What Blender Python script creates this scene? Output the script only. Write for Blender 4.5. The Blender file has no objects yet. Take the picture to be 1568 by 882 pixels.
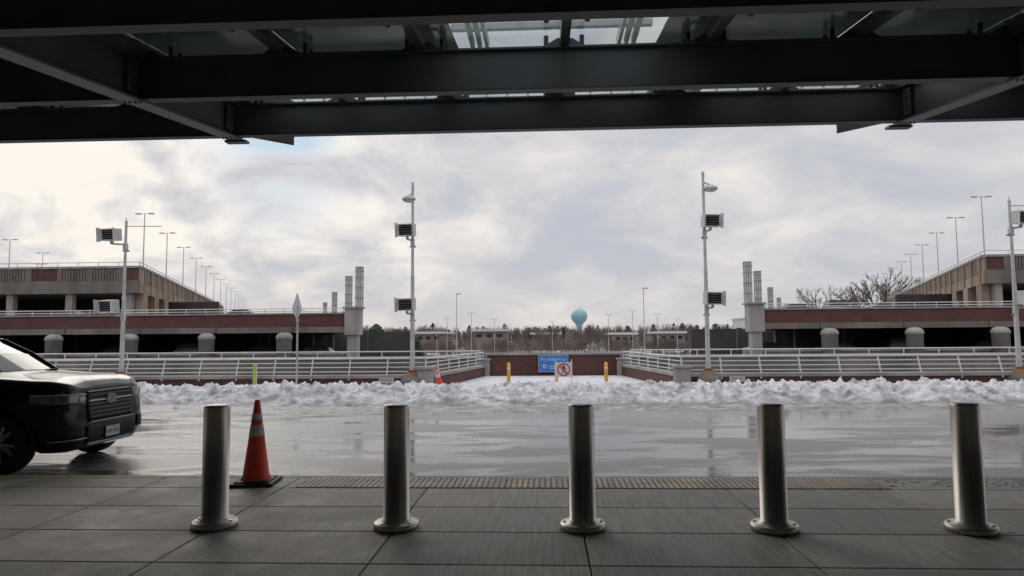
import bpy, math, random
from mathutils import Matrix, Vector, noise
random.seed(7)
S=bpy.context.scene
S.view_settings.view_transform='Standard'; S.view_settings.look='None'; S.view_settings.exposure=0
COL=S.collection
# ---------------------------------------------------------------- materials
def newmat(n):
    m=bpy.data.materials.new(n); m.use_nodes=True
    return m,m.node_tree.nodes,m.node_tree.links,m.node_tree.nodes['Principled BSDF']
def mat(n,c,rough=.6,metal=0,var=.12,scale=3.0,bump=0,bscale=40,coat=0,stretch=(1,1,1),spec=.5,rvar=0):
    m,N,L,P=newmat(n)
    tc=N.new('ShaderNodeTexCoord'); mp=N.new('ShaderNodeMapping'); mp.inputs['Scale'].default_value=stretch
    L.new(tc.outputs['Object'],mp.inputs['Vector'])
    nz=N.new('ShaderNodeTexNoise'); nz.inputs['Scale'].default_value=scale; nz.inputs['Detail'].default_value=6
    L.new(mp.outputs[0],nz.inputs['Vector'])
    r=N.new('ShaderNodeValToRGB')
    r.color_ramp.elements[0].position=.3; r.color_ramp.elements[1].position=.7
    r.color_ramp.elements[0].color=(*[x*(1-var) for x in c],1); r.color_ramp.elements[1].color=(*[min(1,x*(1+var)) for x in c],1)
    L.new(nz.outputs['Fac'],r.inputs['Fac']); L.new(r.outputs['Color'],P.inputs['Base Color'])
    P.inputs['Roughness'].default_value=rough; P.inputs['Metallic'].default_value=metal
    P.inputs['Specular IOR Level'].default_value=spec
    if coat: P.inputs['Coat Weight'].default_value=coat; P.inputs['Coat Roughness'].default_value=.04
    if rvar:
        mr=N.new('ShaderNodeMapRange'); mr.inputs['From Min'].default_value=.35; mr.inputs['From Max'].default_value=.65
        mr.inputs['To Min'].default_value=max(.02,rough-rvar); mr.inputs['To Max'].default_value=rough+rvar
        L.new(nz.outputs['Fac'],mr.inputs['Value']); L.new(mr.outputs[0],P.inputs['Roughness'])
    if bump:
        n2=N.new('ShaderNodeTexNoise'); n2.inputs['Scale'].default_value=bscale; n2.inputs['Detail'].default_value=4
        L.new(mp.outputs[0],n2.inputs['Vector'])
        b=N.new('ShaderNodeBump'); b.inputs['Strength'].default_value=bump; b.inputs['Distance'].default_value=.01
        L.new(n2.outputs['Fac'],b.inputs['Height']); L.new(b.outputs[0],P.inputs['Normal'])
    return m
def brickmat(n,c1,c2,mortar,sc=1.0):
    m,N,L,P=newmat(n)
    tc=N.new('ShaderNodeTexCoord'); sp=N.new('ShaderNodeSeparateXYZ'); L.new(tc.outputs['Object'],sp.inputs[0])
    ad=N.new('ShaderNodeMath'); ad.operation='ADD'; L.new(sp.outputs[0],ad.inputs[0]); L.new(sp.outputs[1],ad.inputs[1])
    cb=N.new('ShaderNodeCombineXYZ'); L.new(ad.outputs[0],cb.inputs[0]); L.new(sp.outputs[2],cb.inputs[1])
    b=N.new('ShaderNodeTexBrick'); b.inputs['Scale'].default_value=sc
    b.inputs['Brick Width'].default_value=.22; b.inputs['Row Height'].default_value=.075; b.inputs['Mortar Size'].default_value=.008
    b.inputs['Color1'].default_value=(*c1,1); b.inputs['Color2'].default_value=(*c2,1); b.inputs['Mortar'].default_value=(*mortar,1)
    L.new(cb.outputs[0],b.inputs['Vector'])
    nz=N.new('ShaderNodeTexNoise'); nz.inputs['Scale'].default_value=.6; nz.inputs['Detail'].default_value=5; L.new(tc.outputs['Object'],nz.inputs['Vector'])
    mx=N.new('ShaderNodeMix'); mx.data_type='RGBA'; mx.blend_type='MULTIPLY'; mx.inputs[0].default_value=.55
    L.new(b.outputs['Color'],mx.inputs[6]); 
    r=N.new('ShaderNodeValToRGB'); r.color_ramp.elements[0].position=.3; r.color_ramp.elements[1].position=.65; r.color_ramp.elements[0].color=(.45,.45,.45,1)
    L.new(nz.outputs['Fac'],r.inputs[0]); L.new(r.outputs[0],mx.inputs[7]); L.new(mx.outputs[2],P.inputs['Base Color'])
    P.inputs['Roughness'].default_value=.85
    return m
M={}
M['steel']=mat('painted_dark_steel',(.10,.108,.118),.5,0,.2,1.2,bump=.05)
M['steel2']=mat('flange_steel',(.16,.165,.18),.45,0,.15,2)
M['steel3']=mat('flange_dark_steel',(.06,.063,.07),.5,0,.15,2)
M['stain']=mat('brushed_stainless',(.52,.48,.43),.36,1,.34,26,stretch=(1,1,.015),bump=.3,bscale=60)
M['stain2']=mat('stainless_flange',(.50,.46,.40),.42,1,.25,9)
M['orange']=mat('cone_orange',(.90,.08,.025),.45,0,.16,8)
M['reflw']=mat('reflective_collar',(.62,.60,.58),.4,0,.1,20)
M['rubber']=mat('black_rubber',(.02,.02,.02),.6,0,.3,10)
M['conc']=mat('garage_concrete',(.165,.148,.135),.9,0,.35,.5,stretch=(1,1,.35))
M['concl']=mat('light_concrete',(.29,.28,.265),.85,0,.3,.8,stretch=(1,1,.4))
M['concw']=mat('sunlit_precast',(.30,.235,.18),.9,0,.26,.5,stretch=(1,1,.3))  # tan precast; sunlit warmth of the side walls put into its colour
M['concd']=mat('shaded_interior_concrete',(.055,.053,.052),.9,0,.2,.6)  # interior shade of the garage put into the colour; beam joints share it
M['facade']=mat('terminal_panel',(.60,.58,.55),.6,0,.1,.6)
M['brick']=brickmat('red_brick',(.135,.040,.030),(.09,.029,.025),(.12,.10,.09))
M['white']=mat('white_paint',(.60,.60,.60),.4,0,.08,5)
M['whitew']=mat('white_weathered',(.47,.47,.465),.5,0,.2,4)
M['pipe']=mat('grey_vent_pipe',(.50,.51,.50),.5,0,.2,4)
M['glassdk']=mat('dark_lens',(.03,.035,.04),.15,0,.2,8)
M['grill']=mat('lamp_louver',(.16,.18,.19),.4,.4,.2,8)
M['yellow']=mat('safety_yellow',(.78,.40,.01),.5,0,.15,6)
M['lime']=mat('delineator_lime',(.42,.55,.08),.5,0,.1,6)
M['blue']=mat('sign_blue',(.04,.20,.55),.4,0,.05,4)
M['red']=mat('sign_red',(.55,.03,.03),.4,0,.05,4)
M['black']=mat('sign_black',(.02,.02,.02),.5,0,.05,4)
M['signback']=mat('sign_aluminium',(.52,.53,.54),.35,.4,.1,6)
M['teal']=mat('water_tower_teal',(.27,.46,.52),.5,0,.08,.1)
M['rust']=mat('rusty_base',(.25,.13,.07),.8,0,.4,5)
M['roofw']=mat('pale_roof',(.62,.62,.64),.7,0,.1,.05)
M['bldg']=mat('far_building_wall',(.24,.20,.185),.8,0,.2,.1)
M['twig']=mat('bare_twigs',(.12,.09,.08),.9,0,.3,.05)
M['twig2']=mat('hazed_twigs',(.19,.155,.142),.9,0,.3,.05)  # distance haze put into the colour of the far trees
M['pine']=mat('evergreen_needles',(.045,.062,.04),.85,0,.4,.3)
M['bark']=mat('bark',(.09,.07,.06),.9,0,.3,2)
M['window']=mat('terminal_glass',(.03,.035,.04),.15,0,.1,1)

# ---------------------------------------------------------------- mesh builder
class MB:
    def __init__(s): s.v=[];s.f=[];s.m=[];s.sm=[]
    def add(s,vs,fs,mi=0,smooth=False):
        o=len(s.v); s.v+= [tuple(v) for v in vs]
        for f in fs: s.f.append(tuple(i+o for i in f)); s.m.append(mi); s.sm.append(smooth)
    def box(s,x0,x1,y0,y1,z0,z1,mi=0,mtx=None):
        vs=[Vector(p) for p in [(x0,y0,z0),(x1,y0,z0),(x1,y1,z0),(x0,y1,z0),(x0,y0,z1),(x1,y0,z1),(x1,y1,z1),(x0,y1,z1)]]
        if mtx: vs=[mtx@v for v in vs]
        s.add(vs,[(0,3,2,1),(4,5,6,7),(0,1,5,4),(1,2,6,5),(2,3,7,6),(3,0,4,7)],mi)
    def wall(s,p0,p1,z0,z1,t,mi=0,off=0,z0b=None,z1b=None):
        a=Vector((p0[0],p0[1],0)); b=Vector((p1[0],p1[1],0)); d=(b-a).normalized(); n=Vector((-d.y,d.x,0))
        q=[a+n*(off-t/2),b+n*(off-t/2),b+n*(off+t/2),a+n*(off+t/2)]
        zb=[z0,z0b if z0b is not None else z0]; zt=[z1,z1b if z1b is not None else z1]
        k=[0,1,1,0]
        vs=[(q[i].x,q[i].y,zb[k[i]]) for i in range(4)]+[(q[i].x,q[i].y,zt[k[i]]) for i in range(4)]
        s.add(vs,[(0,3,2,1),(4,5,6,7),(0,1,5,4),(1,2,6,5),(2,3,7,6),(3,0,4,7)],mi)
    def cyl(s,p0,p1,r0,r1=None,n=12,mi=0,smooth=True,cap=True):
        if r1 is None: r1=r0
        p0=Vector(p0);p1=Vector(p1); d=(p1-p0).normalized()
        u=d.orthogonal().normalized(); w=d.cross(u)
        vs=[];
        for p,r in((p0,r0),(p1,r1)):
            for i in range(n):
                a=2*math.pi*i/n; vs.append(p+u*math.cos(a)*r+w*math.sin(a)*r)
        s.add(vs,[(i,(i+1)%n,n+(i+1)%n,n+i) for i in range(n)],mi,smooth)
        if cap: s.add(vs,[tuple(range(n-1,-1,-1)),tuple(range(n,2*n))],mi)
    def rev(s,c,prof,n=32,mi=0,smooth=True,sx=1,sy=1,mis=None):
        vs=[]
        for r,z in prof:
            for i in range(n):
                a=2*math.pi*i/n; vs.append((c[0]+r*sx*math.cos(a),c[1]+r*sy*math.sin(a),c[2]+z))
        for j in range(len(prof)-1):
            fs=[(j*n+i,j*n+(i+1)%n,(j+1)*n+(i+1)%n,(j+1)*n+i) for i in range(n)]
            s.add(vs,fs,mis[j] if mis else mi,smooth) if j==0 else s._f(fs,len(s.v)-len(vs),mis[j] if mis else mi,smooth)
        L=len(prof)-1; o=len(s.v)-len(vs)
        s._f([tuple(L*n+i for i in range(n))],o,mis[-1] if mis else mi,False)
        s._f([tuple(range(n-1,-1,-1))],o,mis[0] if mis else mi,False)
    def _f(s,fs,o,mi,smooth):
        for f in fs: s.f.append(tuple(i+o for i in f)); s.m.append(mi); s.sm.append(smooth)
    def obj(s,name,mats,bevel=0,parent=None,loc=None,rot=None):
        me=bpy.data.meshes.new(name); me.from_pydata(s.v,[],s.f)
        for m in mats: me.materials.append(M[m] if isinstance(m,str) else m)
        me.polygons.foreach_set('material_index',s.m); me.polygons.foreach_set('use_smooth',s.sm); me.update()
        o=bpy.data.objects.new(name,me); COL.objects.link(o)
        if bevel:
            b=o.modifiers.new('b','BEVEL'); b.width=bevel; b.segments=2; b.limit_method='ANGLE'; b.angle_limit=math.radians(40)
        if parent: o.parent=parent
        if loc: o.location=loc
        if rot: o.rotation_euler=rot
        return o
def empty(name,loc=(0,0,0)):
    e=bpy.data.objects.new(name,None); e.location=loc; COL.objects.link(e); e.empty_display_size=.3; return e

# ---------------------------------------------------------------- ground
g=MB()
ys=[(-80,-.16),(34,-.16),(36,-5),(120,-5),(400,-5),(1200,-5),(4000,-5)]
vs=[];fs=[]
for y,z in ys: vs+=[(-4000,y,z),(4000,y,z)]
for i in range(len(ys)-1): fs.append((2*i,2*i+1,2*i+3,2*i+2))
g.add(vs,fs)
m,N,L,P=newmat('snowy_ground')
tc=N.new('ShaderNodeTexCoord'); nz=N.new('ShaderNodeTexNoise'); nz.inputs['Scale'].default_value=.03; nz.inputs['Detail'].default_value=8
L.new(tc.outputs['Object'],nz.inputs['Vector']); r=N.new('ShaderNodeValToRGB')
r.color_ramp.elements[0].position=.42; r.color_ramp.elements[0].color=(.12,.10,.09,1); r.color_ramp.elements[1].position=.58; r.color_ramp.elements[1].color=(.42,.42,.44,1)
L.new(nz.outputs['Fac'],r.inputs[0]); L.new(r.outputs[0],P.inputs['Base Color']); P.inputs['Roughness'].default_value=.8
g.obj('ground',[m])

m,N,L,P=newmat('wet_road')
tc=N.new('ShaderNodeTexCoord'); mp=N.new('ShaderNodeMapping'); mp.inputs['Scale'].default_value=(.32,1.15,1); L.new(tc.outputs['Object'],mp.inputs['Vector'])
n1=N.new('ShaderNodeTexNoise'); n1.inputs['Scale'].default_value=.9; n1.inputs['Detail'].default_value=9; n1.inputs['Roughness'].default_value=.66; n1.inputs['Distortion'].default_value=.4
L.new(mp.outputs[0],n1.inputs['Vector'])
n2=N.new('ShaderNodeTexNoise'); n2.inputs['Scale'].default_value=34; n2.inputs['Detail'].default_value=5; L.new(tc.outputs['Object'],n2.inputs['Vector'])
r=N.new('ShaderNodeValToRGB'); e=r.color_ramp.elements; e[0].position=.42; e[0].color=(.15,.142,.136,1); e[1].position=.56; e[1].color=(.29,.272,.255,1)
L.new(n1.outputs['Fac'],r.inputs[0]); L.new(r.outputs[0],P.inputs['Base Color'])
mr=N.new('ShaderNodeMapRange'); mr.inputs['From Min'].default_value=.47; mr.inputs['From Max'].default_value=.54; mr.inputs['To Min'].default_value=.07; mr.inputs['To Max'].default_value=.42
L.new(n1.outputs['Fac'],mr.inputs['Value']); L.new(mr.outputs[0],P.inputs['Roughness'])
mu=N.new('ShaderNodeMath'); mu.operation='MULTIPLY'; L.new(n2.outputs['Fac'],mu.inputs[0]); L.new(mr.outputs[0],mu.inputs[1])
n4=N.new('ShaderNodeTexNoise'); n4.inputs['Scale'].default_value=5; n4.inputs['Detail'].default_value=3; L.new(tc.outputs['Object'],n4.inputs['Vector'])
ad=N.new('ShaderNodeMath'); ad.operation='MULTIPLY_ADD'; ad.inputs[1].default_value=.10; L.new(n4.outputs['Fac'],ad.inputs[0]); L.new(mu.outputs[0],ad.inputs[2])
bp=N.new('ShaderNodeBump'); bp.inputs['Strength'].default_value=.7; bp.inputs['Distance'].default_value=.011; L.new(ad.outputs[0],bp.inputs['Height']); L.new(bp.outputs[0],P.inputs['Normal'])
P.inputs['Specular IOR Level'].default_value=.65
g=MB(); g.add([(-90,8.0,-.1),(90,8.0,-.1),(90,22.2,-.1),(-90,22.2,-.1)],[(0,1,2,3)]); g.obj('road',[m])
def snowmat(n,dirty):
    m,N,L,P=newmat(n)
    tc=N.new('ShaderNodeTexCoord')
    nz=N.new('ShaderNodeTexNoise'); nz.inputs['Scale'].default_value=2.2; nz.inputs['Detail'].default_value=9; nz.inputs['Roughness'].default_value=.7; L.new(tc.outputs['Object'],nz.inputs['Vector'])
    r=N.new('ShaderNodeValToRGB'); e=r.color_ramp.elements; e[0].position=.36; e[0].color=(.36,.36,.365,1) if dirty else (.50,.51,.53,1); e[1].position=.55; e[1].color=(.84,.85,.87,1) if dirty else (.70,.71,.74,1)
    L.new(nz.outputs['Fac'],r.inputs[0])
    last=r.outputs[0]
    if dirty:
        sp=N.new('ShaderNodeSeparateXYZ'); L.new(tc.outputs['Object'],sp.inputs[0])
        a=N.new('ShaderNodeMath'); a.operation='MULTIPLY_ADD'; a.inputs[1].default_value=.38; L.new(nz.outputs['Fac'],a.inputs[0]); L.new(sp.outputs[2],a.inputs[2])
        mr=N.new('ShaderNodeMapRange'); mr.inputs['From Min'].default_value=.09; mr.inputs['From Max'].default_value=.22; L.new(a.outputs[0],mr.inputs['Value'])
        mx=N.new('ShaderNodeMix'); mx.data_type='RGBA'; L.new(mr.outputs[0],mx.inputs[0]); mx.inputs[6].default_value=(.29,.27,.255,1); L.new(last,mx.inputs[7]); last=mx.outputs[2]
        mr2=N.new('ShaderNodeMapRange'); mr2.inputs['To Min'].default_value=.3; mr2.inputs['To Max'].default_value=.75; L.new(mr.outputs[0],mr2.inputs['Value']); L.new(mr2.outputs[0],P.inputs['Roughness'])
    else: P.inputs['Roughness'].default_value=.7
    L.new(last,P.inputs['Base Color'])
    n2=N.new('ShaderNodeTexNoise'); n2.inputs['Scale'].default_value=16; n2.inputs['Detail'].default_value=7; n2.inputs['Roughness'].default_value=.65; L.new(tc.outputs['Object'],n2.inputs['Vector'])
    bp=N.new('ShaderNodeBump'); bp.inputs['Strength'].default_value=1; bp.inputs['Distance'].default_value=.05; L.new(n2.outputs['Fac'],bp.inputs['Height']); L.new(bp.outputs[0],P.inputs['Normal'])
    return m
M['snow']=snowmat('clean_snow',False); M['slush']=snowmat('plowed_snow',True)
g=MB(); g.add([(-5,22.204,-.09),(6,22.204,-.09),(5,29.9,-.09),(-4,29.9,-.09)],[(0,1,2,3)]); g.obj('plaza_snow',['snow'])

def snowh(x,y):
    y0=15.0+.085*x+.6*noise.noise(Vector((x*.35,3.1,0)))+.3*noise.noise(Vector((x*1.6,7,0)))
    yb=17.2+.5*noise.noise(Vector((x*.5,1.7,0)))+.25*noise.noise(Vector((x*2.1,4.7,0)))
    def ss(a,b,t):
        t=max(0,min(1,(t-a)/(b-a))); return t*t*(3-2*t)
    slush=ss(y0-.4,y0+.8,y)
    big=noise.noise(Vector((x*.28,9.3,0)))*.08+noise.noise(Vector((x*.9,y*.8,2)))*.06
    bank=ss(yb-.2,yb+1.0,y)*(1-.8*ss(19.4,21.2,y))
    f=noise.fractal(Vector((x*2.6,y*2.6,.5)),.8,2.1,6)
    rg=1-abs(noise.noise(Vector((x*3.6,y*3.6,4.4))))*2
    lump=max(0,noise.noise(Vector((x*5.2,y*5.2,8.8))))
    lump2=max(0,noise.noise(Vector((x*9.5,y*9.5,2.8))))
    st=noise.noise(Vector((x*.5,y*5,1.1)))
    return -.135+slush*(.04+.035*st+.035*f+.03*lump)+bank*(.265+big+.09*f+.04*rg+.17*lump+.12*lump2)
g=MB(); nx=1000; ny=140; x0,x1,yy0,yy1=-21.5,23.5,13.6,21.85
vs=[];fs=[]
for j in range(ny+1):
    y=yy0+(yy1-yy0)*j/ny
    for i in range(nx+1):
        x=x0+(x1-x0)*i/nx; vs.append((x,y,snowh(x,y)))
for j in range(ny):
    for i in range(nx):
        a=j*(nx+1)+i; fs.append((a,a+1,a+nx+2,a+nx+1))
g.add(vs,fs,0,True); g.obj('snow_bank',['slush'])

# ---------------------------------------------------------------- sidewalk
m,N,L,P=newmat('broomed_concrete')
tc=N.new('ShaderNodeTexCoord')
nz=N.new('ShaderNodeTexNoise'); nz.inputs['Scale'].default_value=1.4; nz.inputs['Detail'].default_value=10; nz.inputs['Roughness'].default_value=.72; L.new(tc.outputs['Object'],nz.inputs['Vector'])
r=N.new('ShaderNodeValToRGB'); e=r.color_ramp.elements; e[0].position=.34; e[0].color=(.29,.265,.235,1); e[1].position=.66; e[1].color=(.62,.58,.525,1)
L.new(nz.outputs['Fac'],r.inputs[0])
at=N.new('ShaderNodeAttribute'); at.attribute_name='tone'
mx=N.new('ShaderNodeMix'); mx.data_type='RGBA'; mx.blend_type='MULTIPLY'; mx.inputs[0].default_value=1; L.new(r.outputs[0],mx.inputs[6]); L.new(at.outputs['Color'],mx.inputs[7])
mp=N.new('ShaderNodeMapping'); mp.inputs['Scale'].default_value=(26,.9,1); L.new(tc.outputs['Object'],mp.inputs['Vector'])
n2=N.new('ShaderNodeTexNoise'); n2.inputs['Scale'].default_value=1.6; n2.inputs['Detail'].default_value=4; n2.inputs['Roughness'].default_value=.7; L.new(mp.outputs[0],n2.inputs['Vector'])
rr=N.new('ShaderNodeMapRange'); rr.inputs['From Min'].default_value=.32; rr.inputs['From Max'].default_value=.68; rr.inputs['To Min'].default_value=.25; rr.inputs['To Max'].default_value=.75; L.new(n2.outputs['Fac'],rr.inputs['Value'])
mx2=N.new('ShaderNodeMix'); mx2.data_type='RGBA'; mx2.blend_type='OVERLAY'; mx2.inputs[0].default_value=.6; L.new(mx.outputs[2],mx2.inputs[6]); L.new(rr.outputs[0],mx2.inputs[7])
L.new(mx2.outputs[2],P.inputs['Base Color'])
bp=N.new('ShaderNodeBump'); bp.inputs['Strength'].default_value=.6; bp.inputs['Distance'].default_value=.008; L.new(n2.outputs['Fac'],bp.inputs['Height']); L.new(bp.outputs[0],P.inputs['Normal'])
mr=N.new('ShaderNodeMapRange'); mr.inputs['From Min'].default_value=.35; mr.inputs['From Max'].default_value=.65; mr.inputs['To Min'].default_value=.5; mr.inputs['To Max'].default_value=.8
L.new(nz.outputs['Fac'],mr.inputs['Value']); L.new(mr.outputs[0],P.inputs['Roughness'])
MC=m
g=MB(); rows=[7.87-.0,7.35,6.55,5.73,4.92]+[4.92-.81*i for i in range(1,12)]
tones=[]
for k in range(-24,24):
    for j in range(len(rows)-1):
        xa=.29+1.57*k; n0=len(g.f)
        g.box(xa+.006,xa+1.564,rows[j+1]+.006,rows[j]-.006,-.11,0)
        t=random.uniform(.82,1.1); tones+= [t]*(len(g.f)-n0)
o=g.obj('sidewalk',[MC,'rubber'],bevel=.008)
ca=o.data.color_attributes.new('tone','FLOAT_COLOR','CORNER')
for p,t in zip(o.data.polygons,tones):
    for li in p.loop_indices: ca.data[li].color=(t,t*.99,t*.97,1)
g=MB(); g.box(-38,38,-5,7.868,-.14,-.03); g.obj('sidewalk_bedding',['rubber'])
M['curb']=mat('curb_concrete',(.38,.355,.32),.7,0,.3,4,bump=.3)
M['curby']=mat('curb_worn_yellow',(.52,.42,.20),.7,0,.35,6,bump=.3)
g=MB()
x=-38
while x<38:
    g.box(x+.004,x+1.996,7.872,8.02,-.15,-.002,1 if x<-4.5 else 0); x+=2
g.obj('curb',['curb','curby'],bevel=.015)
M['tact']=mat('tactile_clay',(.66,.55,.43),.7,0,.35,3,bump=.3)
M['tact2']=mat('tactile_dome',(.36,.29,.22),.6,0,.35,4)
g=MB()
for i in range(11):
    a=-2.72+i*.57; g.box(a+.003,a+.567,7.37,7.865,.001,.006,0)
yy=7.40
while yy<7.85:
    xx=-2.69
    while xx<3.53:
        vs=[];
        for r_,z_ in((.015,.006),(.010,.011)):
            for q in range(7): vs.append((xx+r_*math.cos(q*.8976),yy+r_*math.sin(q*.8976),z_))
        g.add(vs,[(q,(q+1)%7,7+(q+1)%7,7+q) for q in range(7)]+[tuple(range(7,14))],1,False)
        xx+=.062
    yy+=.06
g.obj('tactile_paving',['tact','tact2'])
g=MB()
for i in range(260):
    if random.random()<.65: x=random.gauss(4.7,.9); y=random.uniform(7.5,7.86)
    else: x=random.uniform(-7,8); y=random.uniform(5.2,7.8)
    s_=random.uniform(.005,.022)*(1.8 if x>3.5 else .6)
    vs=[(x+s_*1.6*random.uniform(.6,1.3)*math.cos(q),y+s_*1.2*random.uniform(.6,1.3)*math.sin(q),.0) for q in (0,1.05,2.1,3.14,4.19,5.24)]
    vs.append((x,y,s_*.5)); g.add(vs,[(q,(q+1)%6,6) for q in range(6)],0,True)
g.obj('snow_crumbs',['snow'])

# ---------------------------------------------------------------- bollards
for i in range(0,5):
    g=MB(); r=.108
    g.rev((0,0,0),[(.19,0),(.192,.045),(.178,.058),(.125,.06),(.122,.075),(r,.078),(r,1.005),(r*.99,1.018),(r*.93,1.03),(r*.5,1.036),(.002,1.038)],48,0,mis=[1,1,1,1,1,0,0,0,0,0])
    for a in range(4):
        q=math.pi/4+a*math.pi/2; g.cyl((.155*math.cos(q),.155*math.sin(q),.055),(.155*math.cos(q),.155*math.sin(q),.068),.012,n=6,mi=1,smooth=False)
    g.obj('bollard',['stain','stain2'],loc=(-2.85+1.57*i,5.84,0),rot=(0,0,random.random()))
def cone(name,loc,h=.92,rot=(0,0,.2)):
    g=MB(); b=h*.25
    g.box(-b,b,-b,b,0,.035,2); g.box(-b*.8,b*.8,-b*.8,b*.8,.035,.05,2)
    R0,R1=h*.16,h*.03
    zs=[.05,.10,.56*h,.57*h,.69*h,.70*h,.76*h,.765*h,.83*h,.835*h,.985*h,h]
    cols=[0,0,0,1,1,0,0,1,1,0,0,0]
    prof=[]
    for z in zs:
        t=(z-.05)/(h-.05); prof.append((R0+(R1-R0)*t,z))
    prof[0]=(R0*1.12,.05)
    for k in (3,4,7,8): prof[k]=(prof[k][0]+.004,prof[k][1])
    prof[-1]=(R1*.75,h)
    g.rev((0,0,0),prof,32,mis=cols)
    return g.obj(name,['orange','reflw','rubber'],loc=loc,rot=rot,bevel=.004)
cone('traffic_cone',(-3.24,7.58,0.0),rot=(0,0,.12))
cone('traffic_cone',(-3.12,20.2,.0),.78,(.05,-.2,.5))

# ---------------------------------------------------------------- canopy
ZB=lambda y:5.29+.12*(y-12)
def ibeam_x(g,y,zb,d,x0,x1,fw=.17):
    g.box(x0,x1,y-fw/2,y+fw/2,zb,zb+.03,1); g.box(x0,x1,y-fw/2,y+fw/2,zb+d-.03,zb+d,0); g.box(x0,x1,y-.012,y+.012,zb+.03,zb+d-.03,0)
can=empty('entrance_canopy')
g=MB()
for k in range(0,6):
    y=12-2.89*k
    ibeam_x(g,y,ZB(y),.60,-45,45)
g.obj('cross_beams',['steel','steel3'],parent=can,bevel=.004)
g=MB()
for xg in (-29.7,-17.7,-5.7,6.3,18.3,30.3):
    y0,y1=-5,12.15
    z0,z1=ZB(y0),ZB(y1)
    for (a,b,w,mi) in ((-.03,0,.28,1),(.0,.58,.026,0),(.58,.61,.30,0)):
        vs=[]
        for y,z in((y0,z0),(y1,z1)):
            vs+=[(xg-w/2,y,z+a),(xg+w/2,y,z+a),(xg+w/2,y,z+b),(xg-w/2,y,z+b)]
        g.add(vs,[(0,1,2,3),(4,7,6,5),(0,4,5,1),(1,5,6,2),(2,6,7,3),(3,7,4,0)],mi)
    for k in range(0,5):
        y=12-2.89*k; z=ZB(y)
        for sx in(-1,1):
            g.box(xg+sx*.05-.02,xg+sx*.05+.02,y-.34,y-.1,z+.05,z+.52,0)
            for bz in(.12,.24,.36,.46):
                g.cyl((xg+sx*.07,y-.22,z+bz),(xg+sx*.095,y-.22,z+bz),.02,n=6,mi=0,smooth=False)
        for bx in(-.11,-.04,.04,.11):
            g.cyl((xg+bx,y-.1,z-.065),(xg+bx,y-.1,z-.03),.018,n=6,mi=0,smooth=False)
    sgn=1 if xg<0 else -1
    vs=[(xg+sgn*.25,12.2,5.34),(xg+sgn*1.08,12.2,5.34),(xg+sgn*1.08,12.2,5.17)]
    vs+=[(a,b+.02,c) for a,b,c in vs]
    g.add(vs,[(0,1,2),(5,4,3),(0,3,4,1),(1,4,5,2),(2,5,3,0)],2)
    g.box(xg-.2,xg+.2,12.13,12.3,5.24,5.28,0)
g.obj('girders',['steel','steel2','facade'],parent=can)
g=MB()
XR=[.3+1.97*i for i in range(-22,22)]
for xr in XR:
    y0,y1=-4.9,14.3
    vs=[]
    for y in(y0,y1):
        z=ZB(y)+.62
        vs+=[(xr-.06,y,z),(xr+.06,y,z),(xr+.06,y,z+.16),(xr-.06,y,z+.16)]
    g.add(vs,[(0,1,2,3),(4,7,6,5),(0,4,5,1),(1,5,6,2),(2,6,7,3),(3,7,4,0)],0)
    for k in range(0,4):
        y=12-2.89*k; z=ZB(y)+.61
        g.add([(xr-.3,y-.02,z+.0),(xr-.1,y-.02,z+.12),(xr+.1,y-.02,z+.12),(xr+.3,y-.02,z+.0),(xr-.3,y+.02,z),(xr-.1,y+.02,z+.12),(xr+.1,y+.02,z+.12),(xr+.3,y+.02,z)],[(0,3,2,1),(4,5,6,7),(0,1,5,4),(2,3,7,6)],0)
        if abs(xr)<14:
          for yy in(y+.35,y-1.1,):
            zz=ZB(yy)+.72
            for sx in(-1,1):
                g.cyl((xr+sx*.06,yy,zz-.06),(xr+sx*.17,yy,zz-.06),.024,n=8,mi=1)
                for sy in(-1,1):
                    g.cyl((xr+sx*.15,yy,zz-.06),(xr+sx*.25,yy+sy*.12,zz+.02),.018,n=6,mi=1)
                    g.cyl((xr+sx*.25,yy+sy*.12,zz-.08),(xr+sx*.25,yy+sy*.12,zz+.11),.034,n=8,mi=1)
g.obj('rafters',['steel','steel3'],parent=can)
m,N,L,P=newmat('tinted_canopy_glass'); P.inputs['Roughness'].default_value=.12
tc=N.new('ShaderNodeTexCoord'); nz=N.new('ShaderNodeTexNoise'); nz.inputs['Scale'].default_value=1.5; L.new(tc.outputs['Object'],nz.inputs['Vector'])
r=N.new('ShaderNodeValToRGB'); r.color_ramp.elements[0].color=(.07,.115,.105,1); r.color_ramp.elements[1].color=(.20,.28,.26,1); L.new(nz.outputs['Fac'],r.inputs[0]); L.new(r.outputs[0],P.inputs['Base Color'])
M['tglass']=m
m,N,L,P=newmat('clear_canopy_glass'); N.remove(P)
out=[n for n in N if n.type=='OUTPUT_MATERIAL'][0]
tr=N.new('ShaderNodeBsdfTransparent'); tr.inputs[0].default_value=(.80,.84,.84,1); gl=N.new('ShaderNodeBsdfGlossy'); gl.inputs['Roughness'].default_value=.05; mx=N.new('ShaderNodeMixShader'); mx.inputs[0].default_value=.1
L.new(tr.outputs[0],mx.inputs[1]); L.new(gl.outputs[0],mx.inputs[2]); L.new(mx.outputs[0],out.inputs[0]); M['cglass']=m
g=MB()
def pane(xa,xb,ya,yb,mi):
    za,zb=ZB(ya)+.84,ZB(yb)+.84
    g.add([(xa,ya,za),(xb,ya,za),(xb,yb,zb),(xa,yb,zb),(xa,ya,za+.02),(xb,ya,za+.02),(xb,yb,zb+.02),(xa,yb,zb+.02)],[(0,1,2,3),(7,6,5,4),(0,4,5,1),(1,5,6,2),(2,6,7,3),(3,7,4,0)],mi)
ybr=[14.4,12.9,11.45,10.0,8.56,7.1,5.67,4.2,2.78,1.3,-.1,-2.5,-5]
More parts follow.
